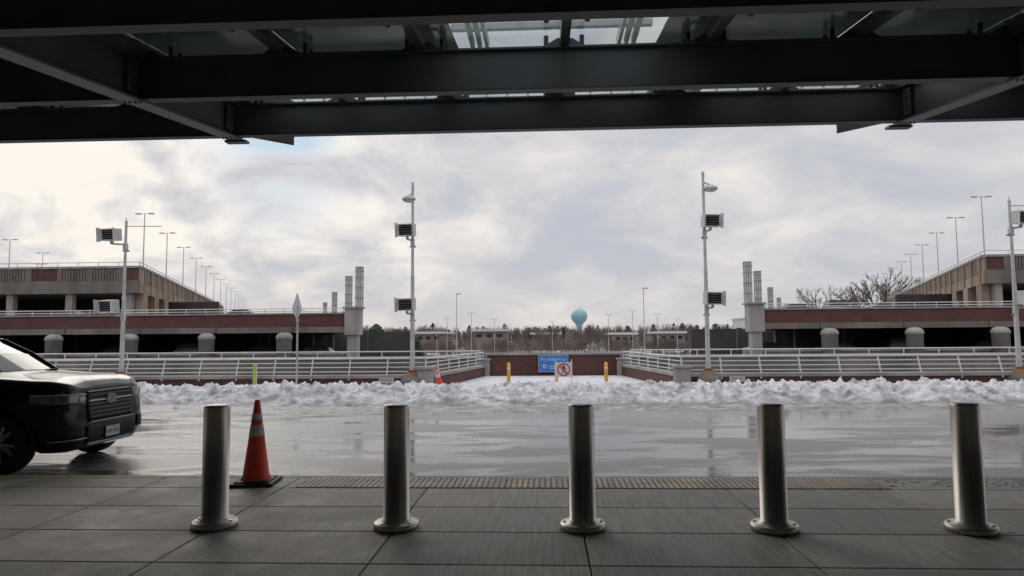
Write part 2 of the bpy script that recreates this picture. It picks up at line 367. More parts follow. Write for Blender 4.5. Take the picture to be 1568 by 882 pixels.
for i in range(len(XR)-1):
    for j in range(len(ybr)-1):
        xa,xb,ya,yb=XR[i]+.01,XR[i+1]-.01,ybr[j+1]+.01,ybr[j]-.01
        c=0
        if j in(0,1) and -7<xa<8:
            if i%4==3: pane(xa,xa+.7,ya,yb,0); pane(xa+.71,xb,ya,yb,1)
            else: pane(xa,xb-.3,ya,yb,1); pane(xb-.29,xb,ya,yb,0)
            continue
        if j in(3,4) and -1.8<xa<1.0:
            if xa<0: pane(xa,xa+.42,ya,yb,0); pane(xa+.43,xb,ya,yb,1)
            else: pane(xa,xb-.62,ya,yb,1); pane(xb-.61,xb,ya,yb,0)
            continue
        pane(xa,xb,ya,yb,c)
g.obj('glass_panels',['tglass','cglass'],parent=can)
g=MB()
for x_ in(-1.25,-1.12,-.99,1.35,1.48,1.61):
    g.box(x_-.03,x_+.03,7.0,12,6.75,6.95,0)
for y_ in(8.2,9.9,11.5): g.box(-1.6,1.9,y_,y_+.12,6.96,7.06,0)
for i in range(40): g.box(-8+i*.45,-7.96+i*.45,14.5,14.55,6.4,7.6,0)
g.box(-9,11,14.46,14.49,6.6,6.66,0)
g.obj('skylight_frame',['whitew'],parent=can)
tb=empty('terminal_building')
g=MB(); g.box(-45,45,-5.6,-5.2,0,3.1,0); g.box(-45,45,-5.7,-5.15,3.1,7,1)
for i in range(-22,22): g.box(i*2-.6,i*2+.6,-5.2,-5.02,0,3.1,1)
g.obj('facade',['window','facade'],parent=tb)

# ---------------------------------------------------------------- low wall, railing and plaza
g=MB()
segs=[((-30,22.1),(-3.9,22.1)),((-3.9,22.1),(-2.75,30)),((4.3,22.1),(30,22.1)),((4.3,22.1),(3.35,30))]
for a,b in segs:
    g.wall(a,b,-.15,.30,.25,0); g.wall(a,b,.30,.40,.33,1)
g.obj('low_brick_wall',['brick','concl'])
g=MB()
for a,b in segs:
    A=Vector((*a,0));B=Vector((*b,0)); d=(B-A); Ln=d.length; d.normalize(); n=Vector((-d.y,d.x,0))
    if n.y>0: n=-n
    if abs(d.y)>.5: n=Vector((0,0,0))
    for z_,o_ in((.51,.10),(.65,.06),(.79,.02),(.93,-.02)):
        g.cyl(A+n*o_+Vector((0,0,z_)),B+n*o_+Vector((0,0,z_)),.016 if z_<.9 else .026,n=8)
    k=int(Ln/1.22)
    for i in range(k+1):
        p=A+d*(Ln*i/k)
        g.cyl(p+n*.14+Vector((0,0,.40)),p-n*.04+Vector((0,0,.95)),.024,n=6)
        g.cyl(p+n*.14+Vector((0,0,.24)),p+n*.14+Vector((0,0,.45)),.028,n=6)
g.obj('railing',['white'])
for x_,y_ in((-3.9,22.05),(4.3,22.05),(-2.7,30),(3.3,30)):
    g=MB(); g.box(-.24,.24,-.24,.24,-.15,.58,0); g.box(-.29,.29,-.29,.29,.58,.67,0)
    g.obj('concrete_pier',['concl'],bevel=.02,loc=(x_,y_,0))
g=MB()
for s in(-1,1):
    xa,xb=(.4+s*3.6,.4+s*34)
    g.box(min(xa,xb),max(xa,xb),33,33.3,-.2,.58,0); g.box(min(xa,xb),max(xa,xb),32.95,33.36,.58,.68,1)
    g.cyl((xa,33.1,.93),(xb,33.1,.93),.03,n=6,mi=2)
    for i in range(20):
        x_=xa+(xb-xa)*i/19; g.cyl((x_,33.1,.68),(x_,33.1,.93),.025,n=6,mi=2)
g.obj('parapet_wall',['conc','whitew','white'])
g=MB(); g.box(-2.6,3.2,30,30.3,-.15,.80,0); g.box(-2.7,3.3,29.94,30.36,.80,.90,1); g.obj('brick_wall',['brick','concl'],bevel=.01)
def text(s,parent,loc,size,matn):
    c=bpy.data.curves.new('lettering','FONT'); c.body=s; c.size=size; c.align_x='CENTER'; c.align_y='CENTER'; c.extrude=.002
    o=bpy.data.objects.new('lettering',c); COL.objects.link(o); o.data.materials.append(M[matn]); o.parent=parent; o.location=loc; o.rotation_euler=(math.pi/2,0,0)
sg=empty('pet_relief_sign',(.31,29.88,.44))
g=MB(); g.box(-.65,.65,-.02,.02,-.37,.37,0); g.box(-.635,.635,-.024,-.0205,-.355,.355,1); g.obj('panel',['white','blue'],parent=sg)
text('Pet Relief Area',sg,(0,-.03,.17),.175,'white')
g=MB()
g.cyl((-.38,-.030,-.12),(-.38,-.026,-.12),.085,n=24,mi=0); g.cyl((-.38,-.034,-.12),(-.38,-.031,-.12),.05,n=16,mi=1)
g.box(-.15,.12,-.03,-.026,-.14,-.11,0); g.box(-.15,.05,-.03,-.026,-.22,-.19,0); g.obj('icon',['white','blue'],parent=sg)
for x_ in(-1.42,.38,2.25):
    g=MB(); g.rev((0,0,-.12),[(.065,0),(.065,.68),(.05,.73),(.02,.75)],20); g.rev((0,0,-.12),[(.07,.5),(.07,.56)],20,1)
    g.obj('yellow_bollard',['yellow','reflw'],loc=(x_,26,0))
sg=empty('no_pedestrian_sign',(.60,23.6,.0))
g=MB(); g.box(-.29,.29,-.012,.012,.22,.72,0)
for x_ in(-.27,.27):
    g.cyl((x_,.03,-.1),(x_,.03,.82),.018,n=6,mi=0); g.cyl((x_,-.2,-.1),(x_,.03,.5),.015,n=6,mi=0)
g.obj('board',['white'],parent=sg)
g=MB(); n=28; vs=[]; zc_=.47
for i in range(n):
    a=2*math.pi*i/n
    for r_ in(.225,.18): vs.append((r_*math.cos(a),-.016,zc_+r_*math.sin(a)))
g.add(vs,[(2*i,2*((i+1)%n),2*((i+1)%n)+1,2*i+1) for i in range(n)],0)
g.add([(-.16,-.019,.61),(-.13,-.019,.64),(.16,-.019,.33),(.13,-.019,.30)],[(0,1,2,3)],0)
g.cyl((0.0,-.0175,.605),(0.0,-.014,.605),.032,n=12,mi=1)
for q in([(-.03,.62),(.04,.62),(.03,.5),(-.03,.5)],[(-.03,.5),(.01,.5),(-.06,.37),(-.09,.37)],[(.0,.5),(.03,.5),(.09,.37),(.06,.37)],[(.03,.61),(.1,.54),(.09,.52),(.03,.57)],[(-.03,.61),(-.1,.55),(-.09,.52),(-.03,.57)]):
    g.add([(a,-.015,b-.05) for a,b in q],[(0,1,2,3)],1)
g.obj('symbol',['red','black'],parent=sg)
for x_ in(-5.15,6.0):
    sg=empty('parking_plaque',(x_,21.95,.24)); g=MB(); g.box(-.24,.24,-.015,.015,-.1,.1,0); g.box(-.20,.20,-.019,-.0155,-.07,.07,1); g.obj('plate',['white','signback'],parent=sg); text('PARKING',sg,(0,-.022,0),.085,'red')
g=MB(); g.cyl((0,0,-.1),(0,0,2.6),.03,n=8,mi=0); g.cyl((0,0,2.1),(0,0,2.2),.05,n=8,mi=0)
mt=Matrix.Translation((0,-.04,2.62))@Matrix.Rotation(math.radians(88),4,'Z')
vs=[mt@Vector(p) for p in [(0,0,-.44),(.40,0,-.12),(0,0,.40),(-.40,0,-.12),(0,.012,-.44),(.40,.012,-.12),(0,.012,.40),(-.40,.012,-.12)]]
g.add(vs,[(0,1,2,3),(7,6,5,4),(0,4,5,1),(1,5,6,2),(2,6,7,3),(3,7,4,0)],0)
g.obj('traffic_sign',['signback'],loc=(-7.6,20.6,0))
g=MB(); g.box(-.05,.05,-.015,.015,-.1,.84,0); g.box(-.06,-.045,-.02,.02,-.1,.84,1); g.box(.045,.06,-.02,.02,-.1,.84,1); g.obj('delineator_post',['lime','white'],loc=(-8.9,20.6,0),bevel=.01)

# ---------------------------------------------------------------- floodlight poles
def flood(g,c,face=1):
    mt=Matrix.Translation(c)@Matrix.Rotation(math.radians(8)*face,4,'Z')@Matrix.Rotation(math.radians(6),4,'X')
    w,h,d=.25,.20,.17
    g.box(-w,w,-d+.06,d,-h,h,0,mt)
    g.box(-w,w,-d-.02,-d+.06,h-.035,h,0,mt); g.box(-w,w,-d-.02,-d+.06,-h,-h+.035,0,mt)
    g.box(-w,-w+.03,-d-.02,-d+.06,-h+.035,h-.035,0,mt); g.box(w-.03,w,-d-.02,-d+.06,-h+.035,h-.035,0,mt)
    g.box(-w+.031,w-.031,-d+.045,-d+.058,-h+.036,h-.036,1,mt)
    for i in range(4):
        z=-h+.09+i*.075; g.box(-w+.031,w-.031,-d+.0,-d+.03,z-.01,z+.01,2,mt)
    for sx in(-1,1):
        vs=[mt@Vector(p) for p in [(sx*w,-d-.02,-h-.02),(sx*(w+.06),-d-.14,-h-.04),(sx*(w+.06),-d-.14,h+.04),(sx*w,-d-.02,h+.02)]]
        vs+=[v+Vector((0,.008,0)) for v in vs]
        g.add(vs,[(0,1,2,3),(7,6,5,4),(0,4,5,1),(3,2,6,7),(1,5,6,2)],0)
    g.box(-.03,.03,-.05,.05,-h-.10,-h,0,mt); 
PO=[(-14.0,5.55,-.42,5.1,2.72,None),(-4.32,6.58,-.16,5.1,2.68,-.12),(5.12,6.75,.17,5.25,2.78,.22),(14.62,5.75,.25,5.2,2.7,None)]
for (x_,top,off,za,zb,dome) in PO:
    g=MB()
    g.cyl((0,0,.9),(0,0,top*.55),.075,.06,n=14,mi=0); g.cyl((0,0,top*.55),(0,0,top),.05,.042,n=12,mi=0); g.cyl((0,0,.55),(0,0,.9),.085,.075,n=14,mi=0)
    g.cyl((0,0,top),(0,0,top+.04),.055,.03,n=12,mi=0)
    g.box(-.13,.13,-.13,.13,.50,.56,3); 
    for z_ in(za,zb):
        flood(g,(off,-.12,z_),-1 if off<0 else 1)
        g.cyl((0,0,z_-.32),(off,-.12,z_-.30),.03,n=8,mi=0); g.cyl((off,-.12,z_-.30),(off,-.12,z_-.2),.03,n=8,mi=0)
        g.box(-.06,.06,-.06,.06,z_-.48,z_-.28,0)
        g.box(-.09,.09,-.02,.09,z_-.55,z_-.50,2)
    if dome is not None:
        zt=top-.42
        g.rev((dome,-.05,zt),[(.04,.10),(.13,.085),(.21,.04),(.235,-.02),(.225,-.05)],24,0,sx=1.0,sy=.75)
        g.rev((dome,-.05,zt-.052),[(.2,0),(.17,-.05),(.07,-.08)],24,0,sx=1.0,sy=.75)
        g.cyl((0,0,zt+.2),(dome,-.05,zt+.1),.025,n=8,mi=0); g.box(-.04,.04,-.04,.04,top-.1,top+.12,0)
    else:
        g.cyl((0,0,top-.15),(1.05,.3,top-.12),.012,n=6,mi=2); g.cyl((.0,0,top+.0),(.0,0,top+.14),.015,n=6,mi=0)
    g.obj('floodlight_pole',['whitew','glassdk','grill','rust'],loc=(x_,22.0,0))
    g=MB(); g.rev((0,0,-.1),[(.38,0),(.38,.35),(.31,.42),(.22,.48),(.20,.6)],20,0,mis=[0,0,0,1,1]); g.obj('pole_base',['conc','rust'],loc=(x_,21.98,0))

# ---------------------------------------------------------------- parking garages
CX=.5
def garage(s):
    root=empty('parking_garage')
    X=lambda a: CX+s*a
    def bx(g,a,b,y0,y1,z0,z1,mi=0):
        g.box(min(X(a),X(b)),max(X(a),X(b)),y0,y1,z0,z1,mi)
    g=MB() # mats: 0 conc 1 brick 2 concl 3 shade-dark 4 sunlit-warm 5 white
    bx(g,18.3,100,60,60.3,2.62,3.76,1)
    bx(g,18.3,100,59.9,60.4,3.76,3.90,2)
    bx(g,18.3,100,59.88,60.5,2.12,2.62,0)
    bx(g,18.3,100,59.6,60.3,-5,.18,0); bx(g,18.3,100,59.5,60.35,.18,.30,2)
    for i in range(12):
        a=23.0+7.0*i
        bx(g,a-.05,a+.05,59.86,59.9,2.12,2.62,3)
    def slab(a0,y0,y1,z0,z1,out,mi):
        pts=[(X(a0),y0),(X(out),y0),(X(out),y1),(X(a0+.38*(y1-y0)),y1)]
        if s<0: pts=pts[::-1]
        vs=[(p[0],p[1],z0) for p in pts]+[(p[0],p[1],z1) for p in pts]
        g.add(vs,[(3,2,1,0),(4,5,6,7),(0,1,5,4),(1,2,6,5),(2,3,7,6),(3,0,4,7)],mi)
    slab(18.3,60.31,170,2.5,3.1,130,0)
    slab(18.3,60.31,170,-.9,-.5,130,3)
    slab(47,75.5,170,6.95,7.9,150,0)
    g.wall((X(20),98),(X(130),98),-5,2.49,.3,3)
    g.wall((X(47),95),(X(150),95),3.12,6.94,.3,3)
    g.wall((X(18.4),60.5),(X(60),170),2.12,3.8,.3,0)
    bx(g,17.05,18.3,59.7,61.2,1.9,4.25,2); bx(g,17.25,18.1,59.9,61.0,-5,1.899,2); bx(g,16.9,18.45,59.55,61.4,4.25,4.4,2)
    for i in range(11):
        a=23.5+7.0*i
        g.rev((X(a),59.2,0),[(.66,-5),(.66,1.55),(.72,1.56),(.72,1.75),(.66,1.9),(.5,2.07),(.2,2.14)],20,2)
        for yy in(72,86): g.box(X(a)-.3,X(a)+.3,yy,yy+.6,-.5,2.5,3)
    for z_ in(4.05,4.28): g.cyl((X(18.5),60.1,z_),(X(100),60.1,z_),.04,n=6,mi=5)
    for i in range(46): g.cyl((X(18.5+1.8*i),60.1,3.9),(X(18.5+1.8*i),60.1,4.28),.035,n=6,mi=5)
    bx(g,46.7,130,75,75.35,8.35,9.75,1)
    bx(g,46.6,130,74.85,75.45,6.9,8.35,0)
    bx(g,46.6,130,74.85,75.5,9.75,10.0,2)
    for i in range(22):
        a=48.6+3.6*i
        bx(g,a-.25,a+.25,74.9,75.0,8.35,9.75,0)
        if i%3!=2:
            for q in range(9): bx(g,a+.3+q*.34,a+.52+q*.34,74.93,75.0,8.4,9.7,0)
        g.cyl((X(a+1.9),74.85,8.9),(X(a+1.9),74.95,8.9),.12,n=12,mi=1)
    d=Vector((s*.38,1,0)).normalized(); P0=Vector((X(46.6),75.2,0)); LEN=99
    def pt(t): q=P0+d*t; return (q.x,q.y)
    g.wall(pt(0),pt(LEN),6.9,8.0,.5,4); g.wall(pt(0),pt(LEN),8.0,9.75,.3,4,off=0); g.wall(pt(0),pt(LEN),9.75,10.0,.6,2)
    t=1.0
    side=-1 if s<0 else 1
    while t<LEN:
        g.wall(pt(t),pt(t+.5),6.85,9.7,.25,4,off=side*.25); 
        for q in range(6): g.wall(pt(t+.9+q*.5),pt(t+1.15+q*.5),8.05,9.7,.1,4,off=side*.18)
        t+=4.2
    for i in range(15):
        q=P0+d*(1+7*i); g.box(q.x-.45,q.x+.45,q.y-.2,q.y+.7,3.1,6.9,4)
    for i in range(11): bx(g,47.5+7*i,48.3+7*i,75.3,76,3.1,6.9,2)
    g.cyl((X(46.6),75.1,10.45),(X(130),75.1,10.45),.045,n=6,mi=5); g.cyl((*pt(0),10.45),(*pt(LEN),10.45),.045,n=6,mi=5)
    for i in range(30): g.cyl((X(46.6+2.4*i),75.1,10),(X(46.6+2.4*i),75.1,10.45),.04,n=6,mi=5)
    for i in range(48): g.cyl((*pt(i*2.06),10),(*pt(i*2.06),10.45),.04,n=6,mi=5)
    g.wall((X(50),82),(X(110),82),3.9,5.0,.4,0,z0b=5.6,z1b=6.6)
    g.obj('structure',['conc','brick','concl','concd','concw','white'],parent=root)
    for (yy,xx) in((60.5,17.2),(69.5,20.8),(93.5,29.8),(120,39.8)):
        g=MB()
        for ax in(-.26,-.09,.09,.26):
            for ay in(-.2,.2): g.cyl((X(xx)+ax,yy+ay,3.3 if yy>62 else 4.4),(X(xx)+ax,yy+ay,8.0),.068,n=10,mi=0)
        for z_ in(5.2,6.1,7.0,7.6,7.95): g.box(X(xx)-.34,X(xx)+.34,yy-.28,yy+.28,z_,z_+.06,1)
        if yy>62: g.box(X(xx)-.6,X(xx)+.6,yy-.6,yy+.6,2.9,4.3,1)
        g.obj('vent_pipe_cluster',['pipe','concl'])
garage(-1); garage(1)
def lamp(loc,h,arm=.75,w=.09,rotz=0,double=True):
    g=MB(); g.cyl((0,0,0),(0,0,h),w,w*.6,n=8)
    g.cyl((-arm*(1 if double else 0),0,h-.05),(arm,0,h-.05),w*.4,n=6)
    for sx in((-1,1) if double else (1,)):
        g.box(sx*arm-.32,sx*arm+.32,-.17,.17,h-.1,h+.02)
    g.obj('parking_lot_lamp',['whitew'],loc=loc,rot=(0,0,rotz),bevel=.02)
for i in range(13):
    lamp((-46.2-.38*14.3*i,76+14.3*i,7.9),8.3,rotz=0)
    lamp((47.6+.38*13.6*i,76+13.6*i,7.9),8.6,rotz=0)
lamp((-77,94,7.9),8.3); lamp((-83.5,109,7.9),8.3); lamp((-96,125,7.9),8.3)
for (k,Y,top) in((-.1307,90,7.4),(.1425,86,7.6),(-.145,172,6.5),(-.109,165,7.5),(-.075,185,6.5),(.0095,190,5.9),(.091,165,6.8),(.126,160,7.5),(.162,170,7),(-.055,240,6),(.03,260,6),(-.16,230,6.5),(.19,200,6.5)):
    lamp((k*Y,Y,-5),top+5,arm=.25 if Y<100 else .6,w=.08 if Y<100 else .1,double=Y>100)

# ---------------------------------------------------------------- generic cars
paints=[mat('paint_%d'%i,c,.3,.2,.05,1,coat=.6) for i,c in enumerate([(.5,.5,.5),(.03,.03,.035),(.2,.2,.21),(.6,.6,.6),(.18,.02,.02),(.03,.06,.14),(.3,.3,.31)])]
def carmesh(g,mt,mp,mg,mtire,suv=False):
    H=1.0 if not suv else 1.12; T=1.45 if not suv else 1.72
    st=[(2.3,.62,.3,.62),(2.2,.8,.25,.74),(1.2,.88,.2,.86*H),(.9,.9,.2,.9*H),(-1.6,.9,.2,.95*H),(-2.2,.82,.25,.92*H),(-2.3,.7,.35,.8)]
    vs=[]
    for x,w,zb,zt in st:
        for y,z in((-w*.9,zb),(-w,(zb+zt)*.5),(-w*.9,zt),(w*.9,zt),(w,(zb+zt)*.5),(w*.9,zb)): vs.append(mt@Vector((x,y,z)))
    fs=[]
    for i in range(len(st)-1):
        for j in range(6): fs.append((i*6+j,i*6+(j+1)%6,(i+1)*6+(j+1)%6,(i+1)*6+j))
    fs+=[tuple(range(5,-1,-1)),tuple(range(36,42))]
    g.add(vs,fs,mp)
    r=-2.1 if suv else -1.9
    a=[(1.0,.78,.88*H),(.3,.62,T-.03),(-1.0 if not suv else -1.8,.62,T),(r,.76,.93*H)]
    vs=[]
    for x,w,z in a: vs+=[mt@Vector((x,-w,z)),mt@Vector((x,w,z))]
    g.add(vs,[(0,1,3,2),(4,5,7,6),(0,2,4,6),(7,5,3,1)],mg); g.add([v+Vector((0,0,.01)) for v in vs],[(2,3,5,4)],mp)
    for x in(1.4,-1.4):
        for sy in(-1,1): g.cyl(mt@Vector((x,sy*.7,.32)),mt@Vector((x,sy*.91,.32)),.33,n=12,mi=mtire)
def car(loc,rz,p,suv=False):
    g=MB(); carmesh(g,Matrix.Identity(4),0,1,2,suv); return g.obj('parked_car',[paints[p],'glassdk','rubber'],loc=loc,rot=(0,0,rz),bevel=.04)
for (x_,y_,z_,r_,p,sv) in [(24,66,3.1,.1,0,False),(28.5,66,3.1,.0,3,True),(33,68,3.1,0,0,False),(-47,66,3.1,0,1,False),(-30,67,3.1,.1,2,False),(20.5,64,-.5,0,2,False),(26.8,63.5,-.5,0,6,False),(33,64,-.5,0,1,True),(40,64,-.5,0,2,False),(-26.5,64,-.5,0,6,False),(-33,64,-.5,0,2,True),(-40.5,64,-.5,0,1,False),(-21,63.5,-.5,.0,2,False),(-52,77.5,3.1,1.57,0,False),(-64,88,3.1,1.5,3,False),(55,90,3.1,1.5,0,False),(60,66,3.1,.1,2,True)]:
    car((x_,y_,z_),r_,p,sv)
g=MB()
for i in range(230):
    Y=random.choice([120,128,140,148,160,168,182,190,205,213,228])+random.uniform(-.5,.5); x_=round(random.uniform(-.28,.32)*Y/2.7)*2.7
    mt=Matrix.Translation((x_,Y,-5))@Matrix.Rotation(math.pi/2*random.choice([1,-1]),4,'Z'); carmesh(g,mt,random.choice([0,1,2,3,3,4,5,6]),7,8,random.random()<.5)
g.obj('parking_lot_cars',paints+['glassdk','rubber'])

# ---------------------------------------------------------------- vegetation
def twigtree(g,x,y,z,h,w,n,mi):
    g.cyl((x,y,z),(x,y,z+h*.5),h*.018,h*.01,n=4,mi=mi,cap=False)
    for i in range(n):
        t=random.random()**.8; zz=z+h*(.22+.5*t); a=random.uniform(0,6.28); 
        up=random.uniform(.15,.45)*h; ro=w*random.uniform(.15,.5)*(1-.45*t)
        b=Vector((x+ro*.4*math.cos(a),y+ro*.4*math.sin(a),zz)); e_=Vector((x+ro*1.1*math.cos(a),y+ro*1.1*math.sin(a),min(z+h,zz+up)))
        s_=h*.008
        g.add([b-Vector((s_,0,0)),b+Vector((s_,0,0)),e_],[(0,1,2)],mi)
        for q in range(3):
            m_=b.lerp(e_,random.uniform(.3,.9)); e2=m_+Vector((random.uniform(-1,1)*w*.14,0,random.uniform(.02,.16)*h)); g.add([m_-Vector((s_*.7,0,0)),m_+Vector((s_*.7,0,0)),e2],[(0,1,2)],mi)
def pine(g,x,y,z,h,w,n,mi):
    g.cyl((x,y,z),(x,y,z+h*.9),h*.02,h*.004,n=5,mi=0,cap=False)
    for i in range(n):
        t=random.random()**.75; zz=z+h*(.08+.92*t); r_=w*.5*(1-t)**.7*random.uniform(.35,1.1)+.1; a=random.uniform(0,6.28)
        c=Vector((x+r_*math.cos(a),y+r_*math.sin(a),zz)); s_=w*.07*random.uniform(.6,1.4)
        d=Vector((math.cos(a),math.sin(a),random.uniform(-.5,.5)))
        pr=Vector((-math.sin(a),math.cos(a),random.uniform(-.4,.4)))
        g.add([c-pr*s_,c+pr*s_,c+d*s_*1.8+Vector((0,0,-s_*.5)),c+Vector((0,0,s_*1.5))],[(0,1,2),(0,2,3),(1,2,3)],mi)
g=MB()
for i in range(560):
    Y=random.uniform(300,640); k=random.uniform(-.75,.8) if i%4==0 else random.uniform(-.3,.34)
    h=random.uniform(8,12.5)*(1 if Y<450 else 1.25)
    twigtree(g,k*Y,Y,-5,h,h*.8,46,random.choice([0,1]))
for i in range(120):
    Y=random.uniform(360,640); k=random.uniform(-.32,.36); h=random.uniform(8,13)*(1 if Y<450 else 1.2)
    pine(g,k*Y,Y,-5,h,h*.55,60,2)
for i in range(420):
    Y=random.uniform(232,275); k=random.uniform(-.3,.34); twigtree(g,k*Y,Y,-5,random.uniform(3.4,6.4),6,34,random.choice([0,0,1]))
g.obj('distant_trees',['twig','twig2','pine'])
def conifer(x,y,h,w,n):
    g=MB(); pine(g,0,0,0,h,w,n,1); g.obj('evergreen_tree',['bark','pine'],loc=(x,y,-5))
for (x,y,h,w) in((-28,112,8.2,6),(-31.5,114,7.6,5),(-25.5,116,7.6,5),(-23,118,6.6,4.5),(-34,120,8,5)): conifer(x,y,h,w,1500)
def bare(x,y,z,h):
    g=MB()
    def br(p,d,l,r,dep):
        e_=p+d*l; g.cyl(p,e_,r,r*.65,n=4 if dep<5 else 5,mi=0,cap=False)
        if dep==0: return
        for q in range(3 if dep>1 else 4):
            nd=(d+Vector((random.uniform(-1,1),random.uniform(-1,1),random.uniform(-.25,.6)))*.75).normalized()
            br(e_ if q else p.lerp(e_,.7),nd,l*random.uniform(.62,.82),r*.6,dep-1)
    br(Vector((0,0,0)),Vector((0,0,1)),h*.26,h*.022,5)
    g.obj('bare_tree',['twig'],loc=(x,y,z))
for (x,y,h) in((79,176,25),(86,180,29),(93,186,27),(74,190,26),(101,195,28)): bare(x,y,-5,h)
for (x,y,h) in((24.5,105,6.6),(28,110,7.5),(20,120,6.5),(-19,130,6.5)): bare(x,y,-5,h)
def bld(k0,k1,Y,z1):
    g=MB(); g.box(k0*Y,k1*Y,Y,Y+40,-5,z1,0); g.box(k0*Y-1,k1*Y+1,Y-1,Y+41,z1,z1+1.0,1)
    n=max(3,int((k1-k0)*Y/6))
    for i in range(n):
        a=k0*Y+(k1-k0)*Y*(i+.2)/n; g.box(a,a+(k1-k0)*Y/n*.55,Y-.15,Y-.01,z1-2.4,z1-1.1,2)
    g.obj('distant_building',['bldg','roofw','window'])
bld(-.19,-.155,295,3.2); bld(-.105,-.06,290,4.0); bld(-.02,.02,330,2.6); bld(.10,.13,300,2.2); bld(-.25,-.225,290,2.2); bld(.165,.20,310,2.6)
g=MB(); g.box(86,96,300,320,-5,8.6,0); 
for j in range(3):
    for i in range(5): g.box(86.6+i*1.9,87.8+i*1.9,299.85,299.99,-1+j*3,.6+j*3,1)
g.box(85.5,96.5,299.5,320.5,8.6,9.2,0); g.obj('distant_building',['white','window'])
g=MB()
prof=[(7,-5),(4.2,-2),(3,4),(2.8,10),(3.4,14),(5.2,17),(7.8,19.5),(9.3,22.3),(9.7,25),(9.2,28),(7.4,31),(4.5,33),(1,33.8)]
g.rev((39,800,0),prof,40,0); g.cyl((39,800,33.7),(39,800,35.2),.5,n=8); g.rev((39,800,24.6),[(9.85,-.2),(9.85,.3)],40,0)
g.obj('water_tower',['teal'])

# ---------------------------------------------------------------- SUV
M['carpaint']=mat('black_car_paint',(.005,.005,.006),.25,0,.1,2,coat=.35,spec=.25)
M['carglass']=mat('windshield_glass',(.03,.034,.036),.05,0,.1,2,spec=.7)
M['plastic']=mat('black_trim',(.014,.014,.014),.55,0,.2,20,spec=.3)
M['chrome']=mat('dark_chrome',(.36,.36,.37),.25,1,.05,5)
M['alloy']=mat('dark_alloy',(.38,.38,.385),.35,.4,.1,5)
M['gbar']=mat('grille_bar_grey',(.09,.09,.095),.35,.6,.1,5)
M['lampglass']=mat('headlight_glass',(.10,.11,.12),.08,.3,.4,14,coat=1)
M['drl']=mat('drl_white',(.55,.57,.6),.2,0,.05,5)
M['plate']=mat('licence_plate',(.60,.61,.63),.4,0,.1,10)
M['badge']=mat('badge_blue',(.03,.05,.12),.2,.3,.1,5,coat=1)
suv=empty('suv_car',(-6.09,9.37,-.1))
AX=(-.84,-3.88)
def hw(x):
    if x>-.55:
        t=max(0,min(1,-x/.55)); return .60+.40*(1-(1-t)**2.6)**(1/2.0)
    if x<-4.6: t=(-x-4.6)/.4; return 1.0-.12*t*t
    return 1.0
def ztop(x):
    t=-x
    if t<.5: return 1.10+.10*(1-(1-t/.5)**2)
    if t<1.4: return 1.20+.06*(t-.5)/.9
    return 1.265
xs=[0,-.012,-.03,-.055,-.09,-.13,-.18,-.24,-.31,-.38,-.46,-.55,-.7,-.86,-1.02,-1.2,-1.4,-1.6,-2,-2.5,-3,-3.4,-3.7,-3.9,-4.1,-4.4,-4.6,-4.75,-4.88,-4.97,-5.0]
def section(x):
    w=hw(x); zt=ztop(x); nose=max(0,1+x/.10) if x>-.10 else 0
    zb=.25+.05*nose
    pts=[(0,zb),(.80,zb),(.90,zb+.035),(.955,zb+.10),(.972,.50),(.99,.62),(1.0,.76),(.992,.89),(.975,.98),(.955,1.04),(.915,zt-.07),(.865,zt-.03),(.78,zt-.008),(.70,zt-.016),(.4,zt+.012),(0,zt+.02)]
    return [(w*a-( .02 if b<.5 and a>.5 else 0),b-.03*nose*(1 if b>1.05 else 0)) for a,b in pts]
def lean(x,z):
    if x<=-.3: return 0
    k=1+x/.3
    return -.055*max(0,(z-.62))/.4*k + (-.05*max(0,(.42-z)/.15))*k
g=MB(); vs=[]
for x in xs:
    half=section(x); full=half+[(-y,z) for y,z in half[-2:0:-1]]; ring=len(full)
    for y,z in full: vs.append((x+lean(x,z),y,z))
fs=[]
for i in range(len(xs)-1):
    for j in range(ring): fs.append((i*ring+j,(i+1)*ring+j,(i+1)*ring+(j+1)%ring,i*ring+(j+1)%ring))
fs+=[tuple(range((len(xs)-1)*ring+ring-1,(len(xs)-1)*ring-1,-1))]
h=len(section(0))
for j in range(1,h-2): fs.append((j,j+1,(ring-(j+1)),(ring-j)))
fs.append((0,1,ring-1)); fs.append((h-2,h-1,ring-(h-2)))
g.add(vs,fs,0,True)
body=g.obj('body',['carpaint','plastic'],parent=suv)
cut=MB()
for ax in AX:
    for sy in(-1,1): cut.cyl((ax,sy*.62,.38),(ax,sy*1.2,.38),.455,n=48,mi=1)
cobj=cut.obj('arch_cutter',['carpaint','plastic'],parent=suv)
md=body.modifiers.new('arch','BOOLEAN'); md.operation='DIFFERENCE'; md.object=cobj; md.solver='EXACT'
bpy.context.view_layer.update()
dg=bpy.context.evaluated_depsgraph_get()
nm=bpy.data.meshes.new_from_object(body.evaluated_get(dg)); body.modifiers.clear(); body.data=nm
bpy.data.objects.remove(cobj,do_unlink=True)
em=body.modifiers.new('es','EDGE_SPLIT'); em.split_angle=math.radians(35)
g=MB()
A=[(-1.44,.84,1.25),(-1.8,.79,1.49),(-2.2,.71,1.69),(-2.6,.68,1.76),(-3.6,.68,1.78),(-4.5,.66,1.74),(-4.86,.80,1.22)]
nb=8
def gpt(x,w,z,t,zc): return (x+(.10*(1-t*t) if x>-2.4 else -.03*(1-t*t)),w*t,z+zc*(1-t*t))
vs=[]
for (x,w,z) in A:
    for q in range(nb+1):
        t=-1+2*q/nb; vs.append(gpt(x,w,z,t,.035))
for i in range(len(A)-1):
    mi=0 if i in(2,3,4) else 1
    g.add(vs[i*(nb+1):(i+2)*(nb+1)],[(q,q+1,nb+2+q,nb+1+q) for q in range(nb)],mi,True)
